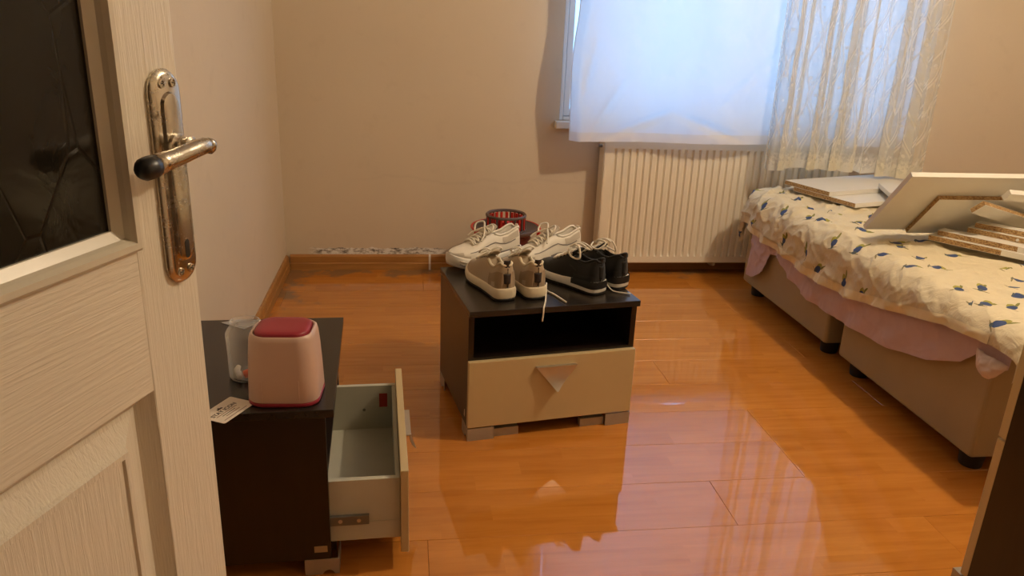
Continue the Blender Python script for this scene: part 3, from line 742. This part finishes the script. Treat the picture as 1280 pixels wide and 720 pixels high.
STY = {
 'tan': dict(upper='s_tan', collar='s_cream', mid='s_cream', out='s_blackp', tongue='s_tan', lace='s_lace', rows=5, wide=.95, spring=.014,
    zb=[(0, .034), (.15, .032), (.5, .027), (1, .026)], ht=HT_LOW,
    patch=[(.02, .235, 'heel_counter', .0, .26, 's_tand'), (.035, .10, 'heel_inlay', .08, .17, 's_tan')], heel=[('pull_tab', .80, 1.20, .010, 's_brown'), ('heel_mark', .26, .66, .0145, 's_brown')],
    bows=[[(.0, 0, .0), (-.012, .02, .012), (-.005, .035, .004), (.008, .03, -.006), (.006, .008, .0)], [(.0, 0, .0), (-.010, -.02, .012), (.0, -.036, .002), (.012, -.025, -.006), (.006, -.006, .0)]]),
 'white': dict(upper='s_white', mid='s_foam', out='s_grey', tongue='s_grey', lace='s_lace', rows=6, wide=1.05, spring=.016,
    zb=[(0, .046), (.2, .038), (.5, .028), (.8, .030), (1, .034)], ht=[(0, .104), (.05, .112), (.12, .106), (.22, .093), (.32, .092), (.40, .106), (.46, .107), (.55, .097), (.68, .080), (.8, .068), (.9, .059), (1, .042)],
    patch=[(.02, .10, 'toe_guard', .80, .985, 's_grey'), (.11, .22, 'toe_guard', .88, .985, 's_grey'), (.17, .19, 'side_piping', .12, .80, 's_line'), (.03, .055, 'side_piping', .05, .55, 's_line'), (.20, .30, 'heel_counter', .06, .30, 's_grey'), (.23, .34, 'eye_stay', .42, .74, 's_white')],
    heel=[('pull_tab', .88, 1.16, .007, 's_white'), ('heel_mark', .25, .85, .012, 's_white')],
    bows=[[(.0, 0, .004), (-.014, .022, .016), (-.002, .044, .008), (.012, .034, -.010), (.006, .008, .002)], [(.0, 0, .004), (-.012, -.022, .018), (.004, -.042, .010), (.016, -.03, -.012), (.006, -.006, .002)], [(.0, 0, .004), (.022, .03, -.012), (.04, .04, -.028)], [(.0, 0, .004), (.02, -.03, -.012), (.034, -.046, -.03)]]),
 'black': dict(upper='s_black', mid='s_foam', out='s_blackp', tongue='s_black', lace='s_lace', rows=6, wide=.95, spring=.014,
    zb=[(0, .036), (.2, .034), (.5, .026), (1, .024)], rear=True, ht=[(0, .098), (.05, .105), (.12, .096), (.22, .084), (.32, .088), (.40, .101), (.46, .102), (.55, .092), (.68, .074), (.8, .062), (.9, .053), (1, .034)],
    patch=[(.02, .11, 'heel_cup', .0, .34, 's_blackp'), (.02, .16, 'toe_guard', .84, .985, 's_blackp'), (.16, .19, 'side_rib', .30, .42, 's_blackp')], heel=[('pull_tab', .86, 1.20, .009, 's_blackp'), ('heel_mark', .18, .8, .012, 's_black')],
    bows=[[(.0, 0, .004), (-.02, .012, .020), (-.05, .022, .016), (-.06, .030, -.012), (-.03, .034, -.012), (.0, .018, .002)], [(.0, 0, .004), (-.022, -.012, .022), (-.055, -.014, .018), (-.045, -.035, .0), (-.01, -.03, .0), (.006, -.006, .004)], [(.01, 0, .004), (-.03, .004, .024), (-.06, .004, .020)]]),
}
fx = Vector((math.cos(A1), math.sin(A1))); fy = Vector((-math.sin(A1), math.cos(A1)))
def n1(a, b_): p = NS1.xy+fx*a+fy*b_; return (p.x, p.y)      # nightstand-top coordinates: across, depth (0 back, negative front)
shoe('white leather sneaker with its toe at the nightstand edge, behind the tan pair', (.703, -1.268), (.948, -1.130), 'white', 'white sneakers')
shoe('white leather sneaker with tied lace bow, behind the black pair', (.912, -1.272), (1.155, -1.150), 'white', 'white sneakers', mirror=-1)
shoe('tan knit sneaker at the outer end of the row, beside the white toe', (.782, -1.318), (.860, -1.572), 'tan', 'tan sneakers')
shoe('tan knit sneaker beside the black pair, lace dangling over the edge', (.884, -1.308), (.950, -1.562), 'tan', 'tan sneakers', mirror=-1, loose=[[(.985, -1.500, .440), (.975, -1.555, .4125), (.965, -1.600, .4115), (.958, -1.624, .408), (.957, -1.627, .395), (.955, -1.627, .368)], [(.978, -1.479, .43), (.990, -1.495, .4125), (1.006, -1.525, .4115), (1.029, -1.591, .4115)]])
shoe('black mesh sneaker with white midsole, next to the tan pair', (1.005, -1.298), (1.150, -1.520), 'black', 'black sneakers')
shoe('black mesh sneaker at the corner of the nightstand top', (1.090, -1.248), (1.233, -1.470), 'black', 'black sneakers', mirror=-1, loose=[[(1.172, -1.455, .432), (1.188, -1.488, .413), (1.205, -1.507, .4115), (1.239, -1.522, .4115)]])

# ---------------------------------------------------------------- things on the other nightstand
def rrect(cx, cy, hx, hy, r, z, n=6):
    out = []
    for (sx, sy, a0) in ((1, 1, 0), (-1, 1, 90), (-1, -1, 180), (1, -1, 270)):
        for k in range(n+1):
            a = R(a0+90*k/n); out.append((cx+sx*(hx-r)+r*math.cos(a), cy+sy*(hy-r)+r*math.sin(a), z))
    return out
BT = tag(empty('desk_bin', (.323, -2.122, NH), R(-3)), 'small pink plastic bin with maroon lid on the nightstand', 'bin')
def ring(z, hx, r): return rrect(0, 0, hx, hx*.88, r, z, 8)
MB().loft([ring(.000, .069, .034), ring(.003, .0725, .034), ring(.008, .0725, .034), ring(.010, .070, .034)]).build('base_ring', M['maroon'], BT, angle=40)
bd = MB().loft([ring(.010, .0715, .034), ring(.013, .0722, .034), ring(.06, .0705, .034), ring(.11, .068, .034), ring(.140, .0655, .034), ring(.149, .0635, .034), ring(.152, .060, .032), ring(.151, .0575, .031), ring(.144, .0565, .030)]).build('body', M['binpink'], BT, angle=50)
MB().loft([ring(.1435, .0545, .029), ring(.154, .0545, .029), ring(.157, .052, .028), ring(.1585, .044, .026), ring(.159, .03, .02)]).build('lid', M['maroon'], BT, angle=60)
for sx in (-.038, .036): MB().box(sx-.0006, sx+.0006, -.0645, -.0628, .012, .060).build('seam', M['binpink'], bd)
JX, JY = .226, -2.030
jar = tag(empty('plastic_jar', (JX, JY, NH)), 'clear plastic jar with orange and white foam plugs, behind the pink bin', 'jar')
prof_o = [(.030, .0), (.038, .002), (.041, .008), (.041, .060), (.0425, .100), (.042, .106), (.036, .116), (.031, .120), (.031, .126), (.0325, .127), (.0325, .131)]
prof_i = [(.0310, .131), (.0295, .126), (.0295, .120), (.0345, .1145), (.0405, .105), (.041, .100), (.0395, .060), (.0395, .010), (.030, .0025)]
MB().lathe(prof_o+prof_i, 36, cap0=True, cap1=True).build('jar_body', M['clear'], jar, smooth=True)
def plug(label, mat, p, rz, tilt, l=.024, r=.0075):
    o = MB().lathe([(.001, 0), (r*.9, .001), (r, .004), (r*.95, l*.6), (r*.7, l*.93), (.001, l)], 14).build('foam_plug', M[mat], None, smooth=True)
    o.location = p; o.rotation_euler = (0, tilt, rz); return tag(o, label, 'ear plug')
plug('orange foam plug inside the clear jar', 'orange', (JX-.006, JY-.022, NH+.0125), R(20), R(72), .022, .0090)
plug('pale foam plug lying against the jar wall below the orange plug', 'whitefoam', (JX-.013, JY-.031, NH+.0105), R(100), R(84), .024, .0070)
plug('pale foam plug leaning up behind the orange plug in the jar', 'whitefoam', (JX-.026, JY-.014, NH+.0105), R(70), R(55), .024, .0068)
ps = MB().prism([(.098, -1.712), (.142, -1.690), (.200, -1.700), (.165, -1.760)], 'z', NH+.0006, NH+.0016).build('plastic_sheet', M['clear'])
tag(ps, 'small clear plastic sheet lying beyond the jar', 'plastic sheet')
CU = Vector((.45, .89, 0)).normalized(); CV = Vector((-.89, .45, 0)).normalized()
card = empty('printed_card'); cm = Matrix((CU, CV, Vector((0,0,1)))).transposed().to_4x4(); cm.translation = (.2205, -2.246, NH+.0006); card.matrix_world = cm
tag(card, 'white printed card half over the nightstand edge beside the pink bin', 'card')
MB().loft([rrect(.0485, .032, .0485, .032, .004, z, 4) for z in (0, .0006)]).build('paper', M['paper'], card)
def text(s, size, loc, mat, par):
    cu = bpy.data.curves.new('lettering', 'FONT'); cu.body = s; cu.size = size; cu.extrude = .0001; cu.align_x = 'CENTER'; cu.offset = .0003
    tmp = bpy.data.objects.new('lettering', cu); COL.objects.link(tmp); bpy.context.view_layer.update()
    me = bpy.data.meshes.new_from_object(tmp.evaluated_get(bpy.context.evaluated_depsgraph_get())); bpy.data.objects.remove(tmp)
    me.materials.clear(); me.materials.append(mat)
    o = bpy.data.objects.new('lettering', me); COL.objects.link(o); o.location = loc; o.parent = par
    return o
text('STAY ICON', .0135, (.044, .033, .0007), M['ink'], card)
MB().prism([(.036, .0455), (.052, .0455), (.0505, .0505), (.0475, .0495), (.044, .0540), (.0405, .0495), (.0375, .0505)], 'z', .0006, .0008).build('emblem', M['ink'], card)
for x0, x1, y, m in ((.012, .072, .0285, 'inkred'), (.022, .060, .0225, 'ink'), (.026, .066, .0165, 'inkred'), (.010, .078, .008, 'inkred')):
    MB().box(x0, x1, y-.0009, y+.0009, .0006, .0007).build('print_line', M[m], card)

# ---------------------------------------------------------------- spin-mop bucket behind the nightstand
BK = tag(empty('mop_bucket', (1.012, -.30, 0)), 'round red mop bucket with grey slotted spin basket, against the wall', 'bucket')
MB().lathe([(.085, .0), (.105, .004), (.108, .02), (.112, .20), (.116, .262), (.138, .276), (.138, .284), (.112, .270), (.100, .03), (.02, .02)], 48).build('bucket_body', M['redsemi'], BK, angle=45)
MB().lathe([(.100, .268), (.138, .279), (.145, .285), (.146, .297), (.142, .299), (.136, .293), (.098, .279), (.02, .279)], 48, cap0=False).build('drip_tray', M['grey'], BK, angle=45)
MB().lathe([(.084, .280), (.090, .280), (.090, .290), (.084, .290)], 40, cap0=False, cap1=False).build('basket_foot', M['grey'], BK)
MB().tube([(.153*math.cos(R(a)), .153*math.sin(R(a)), .293) for a in range(-20, 215, 9)], .006, 8).build('carry_handle', M['red'], BK, smooth=True)
for sx, a in ((1, -20), (-1, 205)): MB().box(-.012, .012, -.006, .008, .245, .297).xf(Matrix.Translation((.152*math.cos(R(a)), .152*math.sin(R(a)), 0)) @ Matrix.Rotation(R(a)+math.pi/2, 4, 'Z')).build('handle_lug', M['red'], BK, bevel=.003)
MB().lathe([(.081, .345), (.091, .345), (.092, .352), (.087, .357), (.080, .352), (.081, .345)], 48, cap0=False, cap1=False).build('basket_rim', M['grey'], BK, angle=50)
for i in range(26):
    a = 2*math.pi*i/26; o = MB().box(-.003, .003, -.0035, .0035, .286, .347).build('basket_bar', M['grey'] if i % 2 else M['red'], BK)
    o.location = (.086*math.cos(a), .086*math.sin(a), 0); o.rotation_euler = (0, 0, a)
for i in range(18):
    a = 2*math.pi*i/18; o = MB().box(-.003, .003, -.0055, .0055, .280, .345).build('basket_fin', M['red'], BK)
    o.location = (.072*math.cos(a), .072*math.sin(a), 0); o.rotation_euler = (0, 0, a)
MB().lathe([(.03, .279), (.028, .32), (.02, .326)], 24).build('basket_hub', M['red'], BK, angle=40)

# ---------------------------------------------------------------- bed: two bases, lilac sheet, printed cover
def bedbase(label, y0, y1):
    t = tag(empty('divan', (2.57, (y0+y1)/2, 0)), label, 'divan', 'upholstered divans'); h = (y1-y0)/2
    MB().box(-.425, .425, -h, h, .055, .462).build('upholstery', M['bedbase'], t, bevel=.012, seg=3)
    for sx in (-1, 1):
        for sy in (-1, 1):
            MB().lathe([(.030, 0), (.032, .004), (.036, .0555)], 20, (sx*.365, sy*(h-.06), 0)).build('foot', M['black'], t, angle=40)
    return t
bedbase('beige upholstered divan next to the radiator', -1.112, -.345)
bedbase('beige upholstered divan next to the dark chest', -1.925, -1.208)
HEM_C = [(-2.20, .42), (-2.035, .419), (-1.911, .414), (-1.767, .402), (-1.55, .356), (-1.284, .307), (-1.0, .292), (-.757, .314), (-.503, .323), (-.436, .35), (-.2, .37)]
HEM_P = [(-2.2, .34), (-2.0, .365), (-1.94, .368), (-1.893, .371), (-1.831, .314), (-1.706, .261), (-1.515, .216), (-1.252, .194), (-.989, .189), (-.807, .227), (-.70, .28), (-.619, .263), (-.59, .175), (-.50, .12), (-.40, .108), (-.2, .12)]
def drape(name, mat, xe, ye0, ye1, r, ztop, hem, far_hang, near_hang, width, wr, side_out, nq, npp, uvon=False, par=None, seed=0, crease=1.15, round_=.12):
    """cloth laid over the bases: falls down the room side, and over both ends"""
    def fold(dd):
        if dd <= 0: return 0, 0
        if dd < r*math.pi/2: return r*math.sin(dd/r), r*(1-math.cos(dd/r))
        e = dd-r*math.pi/2; return r+side_out*e, r+e
    rows = []; uvs = []
    p0, p1 = ye0-near_hang, ye1+far_hang
    for i in range(npp+1):
        p = p0+(p1-p0)*i/npp; yl = min(max(p, ye0), ye1)
        hz = interp(p, hem); hang = max(.02, (ztop-hz)-r+r*math.pi/2); row = []
        for j in range(nq+1):
            f = j/nq; q = -width+(width+hang)*(f if f < 0 else f)
            y1q = ye1-round_*min(1, max(0, (q+.16)/.24))**2; yl = min(max(p, ye0), y1q)
            oq, dq = fold(q); on, dn = fold(ye0-p); of, df = fold(p-y1q)
            x = xe-(q if q < 0 else 0)-oq; y = yl-on+of; z = ztop-max(dq, dn, df)-.25*min(dq, max(dn, df))
            s = p*1.0+seed
            w1 = fbm(p*4+seed, q*4, 1, 3)*.9; w2 = abs(fbm(p*9+q*5+seed, q*10-p*3, 4, 3)); w3 = abs(fbm(p*3.3-q*6, q*3+p*2, seed+9, 2))
            cr = (1-abs(mnoise.noise(Vector((p*7+q*9+seed, q*4-p*5, 2)))))**7+.7*(1-abs(mnoise.noise(Vector((p*15-q*7, q*13+p*6, seed+5)))))**8
            sd = min(1, max(0, q/.06)); nrm = Vector((-sd, (1 if df > 0 else -1 if dn > 0 else 0)*.7, 1-.9*sd)).normalized()
            amp = wr*(w1*.9+w2*.6-w3*.8+cr*crease*interp(p, [(-2, .35), (-1.3, .55), (-.8, 1)]))
            if q > .08: amp += wr*.9*math.sin(p*38+seed+3*math.sin(q*14))*min(1, (q-.08)/.15)
            pt = Vector((x, y, z))+nrm*amp
            if q < 0: pt.z = min(max(pt.z, .468), .5045)
            row.append(pt); uvs.append((p, q))
        rows.append(row)
    o = MB().grid(rows).build(name, mat, par, smooth=True, uv=uvs if uvon else None)
    if uvon: MB().grid([[p+Vector((-.0022, 0, -.0008)) for p in r_[-7:]] for r_ in rows[int(npp*.10):int(npp*.90)]]).build('hem', M['coverhem'], o, smooth=True)
    return o
o = drape('bed_sheet', M['pink'], 2.140, -2.0, -.44, .022, .4665, HEM_P, .0, .0, .012, .006, -.01, 60, 240, seed=3, crease=1.3, round_=.0)
tag(o, 'lilac bed sheet hanging below the printed cover', 'bed sheet')
rows = []
for i in range(25):
    f = i/24; y = -1.895-.115*f; ztop = .385; zlow = .372-.050*math.sin(math.pi*min(1, f*1.05))**.7
    row = []
    for j in range(13):
        g = j/12; z = ztop+(zlow-ztop)*g
        bulge = .016*math.sin(math.pi*g)**.6*math.sin(math.pi*f)
        cr = (1-abs(mnoise.noise(Vector((y*40, z*55, 7)))))**4
        row.append((2.108-bulge-.010*cr*math.sin(math.pi*f), y+.004*mnoise.noise(Vector((y*50, z*50, 1))), z+.004*mnoise.noise(Vector((y*60, z*30, 3)))))
    rows.append(row)
mb = MB().grid(rows)
mb.build('bunched_trim', M['trim'], o, smooth=True, solid=.003, subsurf=1)
o = drape('printed_bedspread', M['cover'], 2.168, -1.975, -.33, .075, .487, HEM_C, .14, .16, .80, .010, .02, 190, 320, True, seed=0)
tag(o, 'cream cotton bedspread printed with small blue and olive birds', 'bedspread')

# ---------------------------------------------------------------- white chipboard panels on the bed
def board(label, corner, u, v, lu, lv, th=.018, group='white chipboard panels on the bed', chip=(), name='chipboard_panel'):
    """corner: lower corner of the board; u, v: its in-plane directions; chip: bare edges ('u0','u1','v0','v1')"""
    u = Vector(u).normalized(); v = Vector(v); v = (v-u*v.dot(u)).normalized(); w = u.cross(v)
    if w.z < 0: w = -w
    m = Matrix((u, v, w)).transposed().to_4x4(); m.translation = Vector(corner)
    t = empty(name); t.matrix_world = m; tag(t, label, 'panel', group)
    box('core', (.0004, lu-.0004, .0004, lv-.0004, .0003, th-.0003), M['chip'], t)
    box('facing', (0, lu, 0, lv, th-.0008, th), M['board'], t); box('facing', (0, lu, 0, lv, 0, .0008), M['board'], t)
    E = {'u0': (0, .001, 0, lv), 'u1': (lu-.001, lu, 0, lv), 'v0': (0, lu, 0, .001), 'v1': (0, lu, lv-.001, lv)}
    for k_, d in E.items():
        c = dict(chip).get(k_) if not isinstance(chip, (tuple, list)) else (1.0 if k_ in chip else None)
        if c == 1.0: continue
        x0, x1, y0, y1 = d
        if c is not None:
            if k_[0] == 'v': x0 = c*lu
            else: y0 = c*lv
        box('edge_band', (x0, x1, y0, y1, .0008, th-.0008), M['board'], t)
    return t
# flat pair beside the radiator
board('lower flat white panel lying on the bed near the radiator', (2.380, -.770, .5055), (.93, .30, 0), (-.55, .83, 0), .55, .34, chip=('u0',))
board('upper flat white panel resting across another near the radiator', (2.335, -.640, .5245), (.94, .30, 0), (-.55, .83, 0), .62, .26, chip=('u0',))
board('short white panel lying on the two flat panels', (2.545, -.735, .5435), (.35, .93, 0), (.93, -.35, 0), .22, .30)
e1 = Vector((0, -.2, .227)).normalized()
A = Vector((2.180, -1.172, .523))
t = board('big white panel tilted up on its edge, overhanging the bed', A, (1, 0, 0), tuple(e1), .95, .303)
nrm = Vector((0, -.75, -.66)).normalized()
board('white panel with bare chipboard edges tucked under the tilted panel', A+nrm*.019+Vector((.150, 0, 0))+e1*.006, (1, 0, 0), tuple(e1), .75, .200, chip=('u0', 'v1', 'v0'))
us = (.56, -.83, 0); vs_ = (.83, .56, 0)
board('lowest chipboard strip in the pile, with a white banded corner', (2.372, -1.252, .508), us, vs_, .62, .07, chip={'v0': .37, 'u0': 1.0})
def along(p, d): return (p[0]+us[0]*d, p[1]+us[1]*d, p[2])
board('second chipboard strip in the pile', along((2.388, -1.248, .5268), .015), us, vs_, .62, .055, chip={'v0': .40, 'u0': 1.0})
t = board('third chipboard strip in the pile, with a pale dowel in its edge', along((2.462, -1.262, .5455), .035), us, vs_, .60, .045, chip={'v0': 1.0, 'u0': 1.0})
MB().cyl((.155, -.004, .009), (.155, .0, .009), .0045, n=10).build('dowel', M['board'], t)
board('topmost chipboard strip in the pile', along((2.478, -1.258, .5642), .045), us, vs_, .60, .045, chip={'v0': .36, 'u0': 1.0})
def inplane(x, t_, off): return A+Vector((x, 0, 0))+e1*t_+nrm*off
ud = (Vector((.94, 0, 0))-e1*.34).normalized(); vd = e1*.94+Vector((.34, 0, 0))
board('narrow panel with bare chipboard edge propped slantwise under the tilted panel', inplane(.28, .236, .060)-vd.normalized()*.05, tuple(ud), tuple(vd), .50, .05, chip=('u0', 'v1', 'v0'))
board('small white panel showing above the slanted narrow panel', inplane(.325, .262, .060), tuple(Vector((.98, 0, 0))-e1*.10), tuple(e1), .40, .035)

# ---------------------------------------------------------------- dark chest at the right
CH = tag(empty('drawer_chest', (1.80, -2.36, 0)), 'dark wood chest with cream drawer fronts facing the bed', 'chest')
cw, cd, chh = .78, .43, .80
for x in (0, cw-.018): box('side_panel', (x, x+.018, -cd, -.022, .042, chh-.018), M['dark'], CH)
box('back_panel', (.018, cw-.018, -cd, -cd+.006, .042, chh-.018), M['dark'], CH)
box('bottom_panel', (.018, cw-.018, -cd+.006, -.022, .042, .058), M['dark'], CH)
box('top', (-.002, cw+.002, -cd-.002, .002, chh-.018, chh), M['darktop'], CH, bevel=.001)
for z0, z1 in ((.046, .389), (.394, .776)):
    d = box('drawer_front', (.0, cw, -.0215, 0, z0, z1), M['cream'], CH, bevel=.0015)
    hh = MB().loft([[(cw/2-.063*(1-f), .001+o, z1-.03-.075*f), (cw/2+.063*(1-f)+.0001, .001+o, z1-.03-.075*f), (cw/2+.063*(1-f)+.0001, .003+o, z1-.03-.075*f), (cw/2-.063*(1-f), .003+o, z1-.03-.075*f)] for f, o in ((0, .01), (.5, .014), (.97, .026))]).build('handle', M['alu'], d)
for x in (-.0, cw-.08):
    for y in (-.06, -cd+.003):
        box('foot', (x, x+.08, y, y+.082 if y > -.1 else y+.07, .0, .0415), M['alufoot'], CH, bevel=.001)
